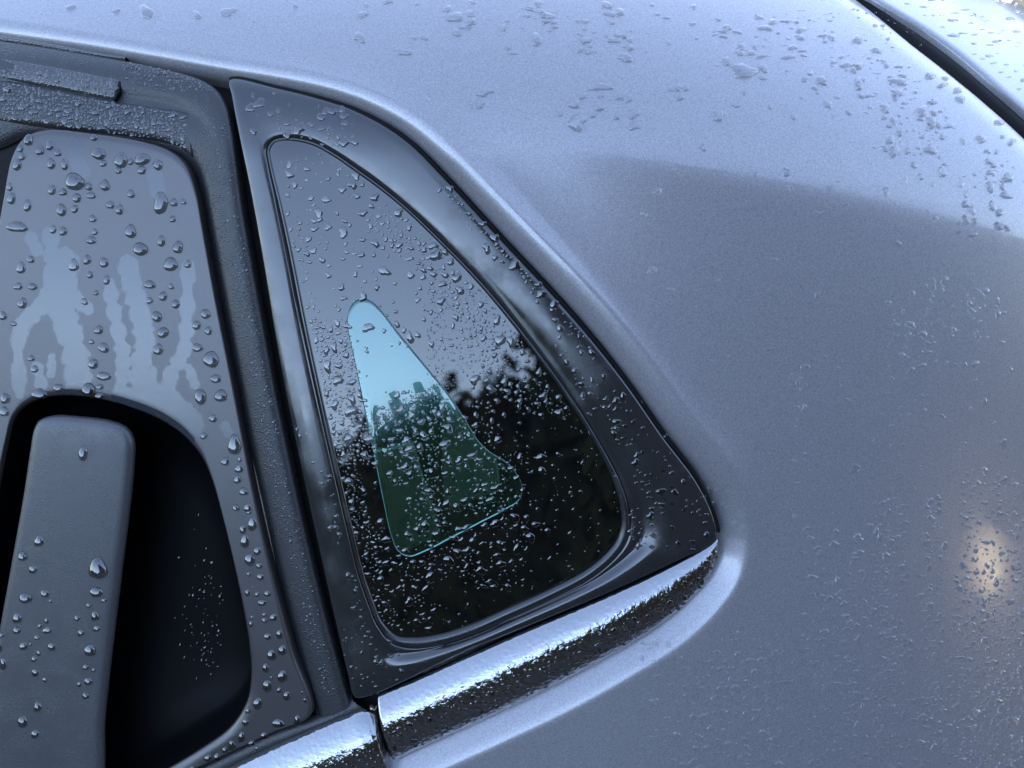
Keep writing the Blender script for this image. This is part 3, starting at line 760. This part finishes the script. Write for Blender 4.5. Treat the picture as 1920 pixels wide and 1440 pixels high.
PANEL_DROPS = z_list(0, 0, 3, [(160,785,50,65),(225,845,45,55),(280,815,45,60),(325,858,40,45),(115,835,35,40),(125,880,35,40),(97,925,45,65),(288,920,45,60),(363,925,40,60),(528,772,42,38),(555,865,75,65),(580,918,42,38),(680,900,70,90),(735,908,35,40),(800,895,80,70),(665,958,38,40),(797,955,52,48),(888,925,50,65),(420,1020,105,95),(292,1068,45,52),(355,1080,42,42),(497,1048,40,45),(513,1098,50,42),(590,1042,55,60),(432,1112,45,55),(420,1175,42,45),(345,1180,55,70),(620,1152,45,45),(672,1178,42,55),(737,1090,42,48),(905,1140,80,120),(978,1138,44,44),(1032,1135,34,34),(972,1232,36,38),(523,1230,42,40),(533,1303,34,40),(512,1350,58,46),(735,1300,62,75),(790,1400,80,75),(907,1355,48,60),(1002,1390,56,70),(55,1050,35,45),(65,1115,45,65),(155,1155,45,65),(95,1275,115,60),(300,1290,40,45),(355,1300,40,50)]) \
 + z_list(0, 480, 3, [(172,18,45,40),(118,65,48,70),(415,50,50,75),(490,20,42,55),(507,105,36,36),(585,35,48,60),(600,135,38,50),(102,170,50,40),(183,172,52,40),(125,265,52,58),(540,207,30,30),(475,255,40,40),(842,160,60,50),(918,225,48,50),(962,170,36,34),(960,45,80,75),(1057,45,42,44),(842,250,40,36),(990,270,48,46),(882,340,58,56),(918,430,62,62),(890,525,56,62),(1157,325,50,58),(1107,388,48,50),(1172,420,40,50),(1112,515,56,50),(1187,580,80,95),(1215,690,58,50),(1242,785,72,66),(1128,790,62,90),(1197,912,48,42),(1147,1010,38,40),(1320,1060,75,110),(1268,1155,46,50),(1348,1143,26,32),(1345,1195,44,54),(1337,1255,40,50),(1370,1325,46,46),(1327,1415,40,40),(1393,1415,44,48),(555,415,50,50),(583,515,58,58),(525,605,55,55),(515,482,34,28),(585,675,80,50),(175,575,40,34),(195,635,42,40),(18,335,40,50),(75,380,44,26),(330,740,58,46),(500,750,75,75),(560,735,46,34),(557,785,46,38),(30,800,50,60),(25,875,50,55),(222,775,85,60)]) \
 + z_list(0, 960, 3, [(1400,0,34,24),(1420,68,48,80),(1367,95,40,52),(1378,165,50,72),(1448,218,44,50),(1405,268,58,70),(1457,300,36,38),(1400,348,28,28),(1465,365,42,40),(1420,422,12,12),(1392,455,30,40),(1447,462,28,30),(1505,458,36,40),(1475,508,54,36),(1418,592,18,20),(1487,578,26,24),(1488,608,34,32),(1538,592,40,46),(1412,632,24,36),(1505,700,40,38),(1572,688,38,50),(1588,778,44,60),(1528,805,50,60),(1495,878,40,50),(1588,925,52,66),(1527,930,18,18),(1503,978,54,64),(1570,1003,28,32),(1613,1035,40,50),(1448,1078,48,70),(1395,1118,30,36),(1380,1185,36,46),(1565,1190,70,50),(1672,1175,40,60),(1358,1268,40,60),(1485,1258,34,40),(1415,1300,36,30),(1305,1315,40,60),(1265,1340,32,40),(1445,1328,24,26),(1170,1385,40,46),(1222,1380,40,46),(1700,1015,14,16),(1715,1060,18,26)])
HANDLE_DROPS = z_list(0, 480, 3, [(480,1105,52,80)]) + z_list(0, 960, 3, [(232,158,52,60),(140,243,46,50),(197,316,42,48),(563,308,98,125),(267,450,48,48),(157,475,68,60),(297,492,20,22),(553,443,72,56),(597,487,30,30),(509,517,28,30),(110,590,46,60),(107,658,40,42),(275,602,28,32),(238,632,26,26),(278,657,50,40),(221,697,30,28),(147,745,44,46),(184,735,18,18),(303,750,42,46),(446,588,34,34),(465,673,34,40),(546,577,44,54),(555,648,38,36),(518,768,62,66),(230,785,28,32),(205,817,32,34),(30,848,34,66),(10,755,24,60),(210,895,38,48),(265,935,28,32),(494,862,34,32),(536,880,22,24),(507,943,42,46),(457,960,26,28),(493,1024,36,38),(224,1087,46,56),(140,1170,54,60),(210,1238,44,50),(20,685,34,30)])
ROOF_DROPS = z_list(640, 0, 3, [(137,30,40,24),(115,85,70,36),(103,212,72,60),(265,8,60,30),(425,24,34,16),(595,52,46,38),(635,100,95,60),(735,15,44,22),(725,80,55,36),(727,125,66,42),(700,155,70,30),(645,185,60,44),(403,215,44,26),(465,215,50,30),(350,295,90,46),(910,158,48,34),(935,268,40,30),(955,298,70,22),(1098,225,76,64),(1108,22,60,32),(1058,48,44,34),(1045,90,50,22),(1158,92,76,36),(1120,66,70,22),(1150,122,50,22),(1205,128,32,22),(1198,152,44,24),(1180,125,40,20),(1370,122,50,28),(1330,118,34,16),(1370,165,30,18),(1345,196,34,22),(1368,230,58,44),(1345,280,36,34),(1392,290,46,34),(1402,262,30,16),(1490,32,62,44),(1510,80,70,28),(1568,72,56,40),(1520,128,44,22),(1535,228,70,36),(1550,198,40,34),(1590,205,40,24),(1622,225,44,30),(1620,270,54,36),(1598,325,88,50),(1750,30,30,16),(1780,80,40,18),(1840,240,32,26),(1830,100,40,20),(800,520,95,55),(775,590,70,44),(725,590,40,50),(1460,490,120,50),(1455,542,46,20),(1350,545,50,36),(1310,580,80,60),(1450,598,64,54),(1565,545,60,34),(1620,555,44,44),(1230,640,40,30),(1325,690,110,84),(1415,645,50,36),(1550,650,44,50),(1645,640,70,54),(1650,710,60,50),(1850,500,44,30),(1895,495,44,40),(1905,550,50,36)]) \
 + z_list(0, 0, 3, [(400,48,60,50),(655,66,44,40),(825,70,90,70),(1110,88,50,46),(1280,70,100,46),(1660,34,30,36),(1425,125,24,20)]) \
 + z_list(1280, 0, 3, [(60,40,40,24),(55,135,36,24),(200,110,30,24),(250,155,50,34),(230,175,60,24),(305,180,60,20),(180,195,30,18),(235,207,50,20),(330,262,50,30),(320,300,50,30),(385,300,50,30),(450,315,60,24),(405,262,30,22),(245,345,60,46),(345,402,170,70),(450,385,56,50),(450,440,60,20),(465,160,80,34),(430,100,60,20),(510,125,60,30),(540,185,30,14),(580,120,60,20),(645,125,40,20),(665,170,60,30),(665,215,60,24),(620,268,60,30),(675,285,50,20),(595,320,70,30),(790,200,60,20),(840,215,40,30),(800,235,40,16),(980,225,70,40),(895,320,40,20),(920,365,80,30),(990,375,50,40),(850,350,40,20),(960,395,40,30),(690,445,50,34),(718,415,34,26),(780,455,70,50),(745,497,44,26),(760,525,24,18),(870,548,30,20),(818,588,46,44),(845,650,20,24),(938,635,40,34),(625,658,42,28),(990,475,60,60),(1020,450,34,26),(1005,540,40,26),(1050,538,60,24),(1140,610,50,60),(1135,662,30,28),(1185,680,44,40),(1165,710,36,22),(1225,745,44,46),(1165,790,50,44),(1190,850,54,60),(1140,840,30,28),(1265,850,34,40),(1220,460,100,44),(1210,525,56,44),(1250,580,40,20),(1200,550,30,30),(1345,625,76,60),(1415,635,50,28),(1400,690,60,60),(1340,670,50,20),(1440,705,30,40),(1410,575,60,30),(1500,710,60,24),(1350,770,40,22),(1460,770,40,30),(1577,792,28,40),(1680,782,66,44),(1395,845,66,56),(1445,885,24,20),(1475,925,34,20),(1300,930,40,34),(1460,970,44,54),(1340,995,34,34),(1715,850,34,30),(1765,855,26,28),(1720,905,30,44),(1745,925,40,40),(1730,970,40,36),(1830,1000,60,60),(1730,1050,50,54),(1800,1050,40,34),(1820,1100,70,40),(1740,1160,40,50),(1780,1200,34,34),(1590,1150,50,36),(1590,1240,40,50),(1640,1245,34,36),(1775,1275,56,44),(1825,1285,34,38),(585,970,50,40),(115,830,40,40),(348,520,34,28),(300,590,46,34),(490,600,30,30),(205,650,80,60),(20,495,40,36),(1780,690,50,26),(1800,770,34,20),(1850,800,40,40),(1560,560,50,40),(1390,430,60,34),(1460,480,50,34),(1480,440,40,20),(1545,510,50,30),(1150,370,40,24),(1130,345,36,20),(1220,375,50,20),(1240,425,50,24),(1090,285,60,34)])

def outline(nseg, style):
    th = np.arange(nseg) / nseg * 2 * math.pi
    if style == 'bead':       # oval, a little narrower at the top, heavier at the bottom
        r = 1 + 0.06 * np.cos(2 * th + rng.uniform(0, 6)) + 0.05 * np.cos(3 * th + rng.uniform(0, 6)) + 0.03 * rng.standard_normal(nseg)
        u = np.cos(th) * r; v = np.sin(th) * r
        u = u * (1 + 0.18 * v)
    else:                     # flat puddle with a ragged, cornered edge
        r = 1 + 0.20 * np.cos(2 * th + rng.uniform(0, 6)) + 0.14 * np.cos(3 * th + rng.uniform(0, 6)) + 0.09 * np.cos(4 * th + rng.uniform(0, 6)) + 0.03 * rng.standard_normal(nseg)
        u = np.cos(th) * r; v = np.sin(th) * r
    return u, v

def drop_geo(px, py, w, h, off, hr, style, nseg=18, rings=(1.0, 0.95, 0.84, 0.66, 0.42, 0.2), frames=None):
    p, ex, ey, n = frames if frames is not None else [q[0] for q in frame_at(np.array([px]), np.array([py]))]
    u, v = outline(nseg, style)
    wm = np.linalg.norm(ex) * w / 2; hm = np.linalg.norm(ey) * h / 2
    H = hr * min(wm, hm) * 2
    sag = 0.52 if style == 'bead' else 0.10
    verts = []
    if off is None: off = goff(px)
    for f in rings:
        z = H * math.sqrt(max(1 - f * f, 0)) if style == 'bead' else H * (1 - f ** 3.0) ** 0.6 * 0.9
        q = p + np.outer(u * f * w / 2, ex) + np.outer((v * f + sag * (1 - f)) * h / 2, ey) + n * (off * 0.001 + z - 0.00008)
        verts.append(q)
    top = p + ey * (sag * h / 2) + n * (off * 0.001 + H - 0.00008)
    V = np.concatenate(verts + [top[None]])
    F = []
    for j in range(len(rings) - 1):
        for i in range(nseg):
            k = (i + 1) % nseg
            F.append((j * nseg + i, (j + 1) * nseg + i, (j + 1) * nseg + k, j * nseg + k))
    c = len(V) - 1; j = len(rings) - 1
    for i in range(nseg):
        F.append((j * nseg + i, c, j * nseg + (i + 1) % nseg))
    a_, b_, c_ = (V[q] for q in F[0][:3])
    if np.dot(np.cross(b_ - a_, c_ - a_), n) < 0: F = [f[::-1] for f in F]
    return V, F

ALL = []
for d_ in PANEL_DROPS: ALL.append(d_ + (0.0, 0.30, 'bead', 'panel'))
for d_ in HANDLE_DROPS: ALL.append(d_ + (1.55, 0.33, 'bead', 'handle'))
for d_ in ROOF_DROPS: ALL.append(d_ + (0.0, 0.26, 'flat', 'roof'))
ALL.sort(key=lambda q: -q[2] * q[3])
def describe(px, py, w, h, where):
    """label and group of a drop, told apart by where on the car it stands and by its size"""
    big = w * h > {'panel': 420, 'handle': 250, 'roof': 420}[where]
    size = 'large' if big else 'small'
    if where == 'handle':
        zone = 'upper half of the black door handle' if py < 1100 else 'middle of the black door handle' if py < 1260 else 'lower end of the black door handle'
    elif where == 'panel':
        if px > 385 and py > 830: zone = 'black strip between handle pocket and seal' if py < 1290 else 'black corner between handle pocket and chrome'
        elif py < 345: zone = 'top of the black door panel under the rubber frame'
        elif py < 500: zone = 'upper part of the black door panel'
        elif py < 690: zone = 'streaked middle of the black door panel'
        else: zone = 'black panel just above the handle pocket'
    else:
        if px < 640: zone = 'grey roof edge above the door'
        elif px < 1000: zone = 'grey roof panel above the quarter window'
        elif py > 130 and px < 1300: zone = 'grey panel where the dark reflection begins'
        elif px < 1300: zone = 'top of the grey panel right of the window'
        elif px < 1600: zone = 'grey panel left of the tailgate seam'
        elif py < 190: zone = 'grey panel touching the tailgate seam'
        else: zone = 'grey panel below the tailgate seam'
    shape = 'flat irregular' if where == 'roof' else 'rounded'
    return f'{size} {shape} water drop on the {zone}', f'{size} drops on the {zone}'
rest = []
for i, (px, py, w, h, off, hr, style, where) in enumerate(ALL):
    V, F = drop_geo(px, py, w * 1.05, h * 1.05, off, hr * rng.uniform(0.85, 1.2), style)
    if i < 300:
        c = V.mean(0)
        o = mesh_obj('water_drop', (V - c).tolist(), F, M_WATER2 if where == 'roof' else M_WATER, None, True, c)
        lb, gr = describe(px, py, w, h, where)
        tag(o, lb, 'water drop', gr)
    else:
        rest.append((V, F, where == 'roof'))

# --- the small ones nobody could count
def inside(poly, x, y):
    c = False
    j = len(poly) - 1
    for i in range(len(poly)):
        (xi, yi), (xj, yj) = poly[i], poly[j]
        if (yi > y) != (yj > y) and x < (xj - xi) * (y - yi) / (yj - yi) + xi: c = not c
        j = i
    return c

small = []   # px, py, w, h, off, hr, style
cells = {}
def crowded(x, y, s):
    'keeps neighbours from piling up on one another'
    k0, k1 = int(x // 24), int(y // 24)
    for a in (k0 - 1, k0, k0 + 1):
        for b in (k1 - 1, k1, k1 + 1):
            for (u, v, w) in cells.get((a, b), ()):
                if abs(x - u) < 0.45 * (s + w) and abs(y - v) < 0.42 * (s + w): return True
    cells.setdefault((k0, k1), []).append((x, y, s))
    return False
def scatter(n, fn, smin, smax, off, hr, style='flat', poly=None, power=2.0, tall=(0.7, 1.4)):
    k = 0; tries = 0
    while k < n and tries < n * 30:
        tries += 1
        x, y = fn()
        if poly is not None and not inside(poly, x, y): continue
        s = smin + (smax - smin) * rng.uniform() ** power
        if crowded(x, y, s): continue
        small.append((x, y, s * rng.uniform(0.8, 1.3), s * rng.uniform(*tall), off, hr * rng.uniform(0.7, 1.3), style))
        k += 1
def rect(x0, y0, x1, y1): return lambda: (rng.uniform(x0, x1), rng.uniform(y0, y1))
def col(x, y0, y1, w): return lambda: (x + rng.normal() * w / 2, rng.uniform(y0, y1))
def along(pts, w0, w1):
    pts = np.array(pts, float)
    L = np.r_[0, np.cumsum(np.linalg.norm(np.diff(pts, axis=0), axis=1))]
    def f():
        s = rng.uniform(0, L[-1])
        x = np.interp(s, L, pts[:, 0]); y = np.interp(s, L, pts[:, 1])
        return x + rng.uniform(w0, w1), y + rng.uniform(-4, 4)
    return f
GPOLY = [tuple(q) for q in (GI[::4] * 0.985 + cen * 0.015)]
G = None
LEFT_EDGE = [(520, 330), (548, 470), (575, 600), (605, 740), (632, 870), (660, 1000), (690, 1120), (720, 1190)]
scatter(260, along(LEFT_EDGE[2:5], 4, 75), 5, 22, G, 0.12, poly=GPOLY)
scatter(240, along(LEFT_EDGE[3:8], 2, 38), 3, 15, G, 0.12, poly=GPOLY)
scatter(60, along(LEFT_EDGE[0:3], 2, 26), 3, 11, G, 0.12, poly=GPOLY)
HYP = [(640, 310), (760, 400), (860, 500), (940, 590), (1010, 680), (1080, 780), (1140, 880)]
scatter(200, along(HYP[1:5], -90, -6), 5, 21, G, 0.12, poly=GPOLY)
scatter(200, along(HYP[3:6], -110, -4), 3, 15, G, 0.12, poly=GPOLY)
scatter(70, rect(520, 280, 760, 470), 5, 22, G, 0.12, poly=GPOLY)
scatter(60, rect(600, 440, 860, 660), 6, 20, G, 0.12, poly=GPOLY)
for x, y0, y1, w, n in ((752, 735, 912, 26, 90), (812, 735, 880, 28, 80), (800, 860, 1010, 34, 90), (868, 780, 825, 14, 20), (905, 640, 870, 30, 70), (925, 860, 965, 75, 100), (700, 980, 1110, 14, 26), (770, 1020, 1190, 50, 90), (850, 985, 1090, 60, 70), (940, 960, 1110, 70, 70), (655, 900, 1130, 14, 80)):
    scatter(n, col(x, y0, y1, w), 4, 18, G, 0.12, poly=GPOLY)
scatter(300, rect(840, 560, 1180, 1190), 2.5, 8, G, 0.12, poly=GPOLY)
scatter(90, rect(640, 700, 1180, 1210), 2.0, 6, G, 0.3, poly=GPOLY)
scatter(260, rect(800, 540, 930, 720), 2.0, 5, G, 0.3, poly=GPOLY)
scatter(240, along([(690, 800), (760, 760), (850, 715)], -14, 14), 2.0, 6, G, 0.3, poly=GPOLY)
# surround
FPOLY = [tuple(q) for q in (FA[::4] * 0.985 + cen * 0.015)]
GOUT = [tuple(q) for q in FB[::4]]
def not_glass(fn):
    def f():
        while True:
            x, y = fn()
            if not inside(GOUT, x, y): return x, y
    return f
scatter(55, not_glass(rect(520, 195, 665, 275)), 5, 20, 0.0, 0.14, poly=FPOLY)
scatter(10, not_glass(rect(460, 150, 520, 260)), 6, 20, 0.0, 0.14, poly=FPOLY)
scatter(90, not_glass(along([(850, 350), (960, 480), (1040, 570), (1090, 640)], -35, 25)), 5, 24, 0.0, 0.14, poly=FPOLY)
scatter(120, not_glass(along([(1080, 640), (1160, 760), (1240, 870), (1280, 960)], -50, 20)), 4, 14, 0.0, 0.15, poly=FPOLY)
scatter(60, not_glass(rect(1180, 850, 1330, 1040)), 4, 13, 0.0, 0.15, poly=FPOLY)
scatter(70, not_glass(along([(560, 800), (612, 880), (640, 1010), (690, 1190)], -22, 4)), 3, 12, -0.2, 0.25, poly=FPOLY)
scatter(50, not_glass(rect(640, 1170, 760, 1290)), 3, 10, 0.0, 0.25, poly=FPOLY)
# chrome: beads crowd its lower half
CAk = catmull([q[0] for q in CH], 12, False); CBk = catmull([q[1] for q in CH], 12, False)
for k in range(200):
    i = int(rng.integers(2, len(CAk) - 6)); t = 0.44 + 0.50 * rng.uniform() ** 0.8
    q = CAk[i] + (CBk[i] - CAk[i]) * t
    z = float(chrome_z(t, np.linalg.norm(CBk[i] - CAk[i])))
    s = 4 + 9 * rng.uniform() ** 2
    if crowded(q[0], q[1], s): continue
    small.append((q[0], q[1], s, s * 0.9, z, 0.16, 'flat'))
PAINT0 = len(small)
# paint: sparse crescents in the middle, crowded columns at the lower right
scatter(150, rect(1080, 300, 1900, 900), 5, 18, 0.0, 0.14)
for x, y0, y1, w, n in ((1665, 930, 1420, 40, 170), (1750, 930, 1420, 22, 110), (1600, 1000, 1300, 26, 50), (1530, 960, 1200, 40, 40), (1400, 1180, 1440, 60, 90), (1310, 1280, 1440, 60, 80), (1750, 520, 700, 40, 46), (1690, 560, 640, 22, 20), (1830, 500, 640, 30, 26)):
    scatter(n, col(x, y0, y1, w), 4, 17, 0.0, 0.2)
scatter(420, rect(1790, 1080, 1930, 1440), 4, 16, 0.0, 0.22)
scatter(160, rect(1800, 880, 1930, 1090), 4, 13, 0.0, 0.18)
scatter(240, rect(1200, 1200, 1560, 1440), 4, 14, 0.0, 0.14)
scatter(150, rect(1540, 1300, 1800, 1440), 4, 13, 0.0, 0.18)
for x, y0, y1, w, n in ((1665, 940, 1440, 30, 200), (1750, 950, 1440, 16, 140), (1850, 1120, 1440, 60, 260), (1530, 1180, 1440, 30, 120), (1450, 1200, 1440, 26, 110), (1340, 1250, 1440, 50, 120), (1590, 1100, 1440, 20, 90), (1700, 600, 930, 50, 60), (1350, 640, 980, 60, 50), (1500, 700, 980, 30, 40)):
    scatter(n, col(x, y0, y1, w), 3.5, 11, 0.0, 0.2)
PAINTR = len(small)
# extra small company on the roof
for (x, y, w, n) in ((870, 40, 30, 18), (1030, 30, 34, 20), (1100, 80, 20, 16), (1170, 80, 26, 18), (1400, 100, 34, 22), (1480, 50, 70, 34), (1600, 130, 50, 40), (1690, 170, 40, 40), (1740, 230, 36, 40), (1560, 30, 60, 30), (1660, 60, 40, 26), (1860, 330, 30, 30), (1690, 270, 24, 20), (1150, 200, 50, 24)):
    scatter(n, lambda: (x + rng.normal() * w, y + rng.normal() * w * 0.55), 4, 11, 0.0, 0.26, tall=(0.35, 0.7))
SEAMPOLY = [(1660, 0), (1890, -5), (1990, 60), (1930, 205), (1870, 150), (1800, 95), (1740, 52)]
scatter(60, rect(1660, 0, 1930, 200), 8, 24, 2.8, 0.16, poly=SEAMPOLY, tall=(0.2, 0.4))
PAINT1 = len(small)
# door frame and pocket
TOPPOLY = [(0, 150), (220, 190), (344, 212), (348, 280), (300, 258), (200, 246), (80, 228), (0, 222)]
scatter(420, rect(0, 140, 355, 290), 4, 13, -1.5, 0.22, poly=TOPPOLY)
scatter(120, rect(0, 125, 225, 185), 3, 10, 0.0, 0.25, poly=[(0, 118), (222, 158), (214, 180), (0, 140)])
scatter(160, rect(230, 110, 420, 170), 3, 7, 0.1, 0.3, 'bead', poly=[(230, 114), (330, 136), (400, 165), (420, 210), (380, 190), (230, 150)])
scatter(300, along([(432, 230), (452, 400), (490, 620), (540, 870), (594, 1110), (640, 1300)], -34, -6), 2.5, 6, 0.2, 0.3, 'bead')
scatter(90, lambda: (345 + rng.normal() * 26, 1215 + rng.normal() * 75), 3, 9, -27.5, 0.35, 'bead')

sp_ = np.array([(q[0], q[1]) for q in small])
p_, ex_, ey_, n_ = frame_at(sp_[:, 0], sp_[:, 1])
VV, FF, MI, base_i = [], [], [], 0
for V, F, pt in rest:
    MI += [1 if pt else 0] * len(F)
    VV.append(V); FF += [tuple(base_i + a for a in f) for f in F]; base_i += len(V)
for i, q in enumerate(small):
    big = max(q[2], q[3]) > 9
    V, F = drop_geo(*q, nseg=14 if big else 9, rings=(1.0, 0.9, 0.7, 0.35) if big else (1.0, 0.8, 0.4), frames=(p_[i], ex_[i], ey_[i], n_[i]))
    MI += [(2 if i < PAINTR else 1) if i >= PAINT0 and i < PAINT1 else 0] * len(F)
    VV.append(V); FF += [tuple(base_i + a for a in f) for f in F]; base_i += len(V)
dr = mesh_obj('fine_droplets', np.concatenate(VV).tolist(), FF, M_WATER)
tag(dr, 'fine raindrops and mist beads scattered over the glass, trim and paint', 'droplets', kind='stuff')
dr.data.materials.append(M_WATER2); dr.data.materials.append(M_WATER3)
dr.data.polygons.foreach_set('material_index', MI)
dr.data.update()
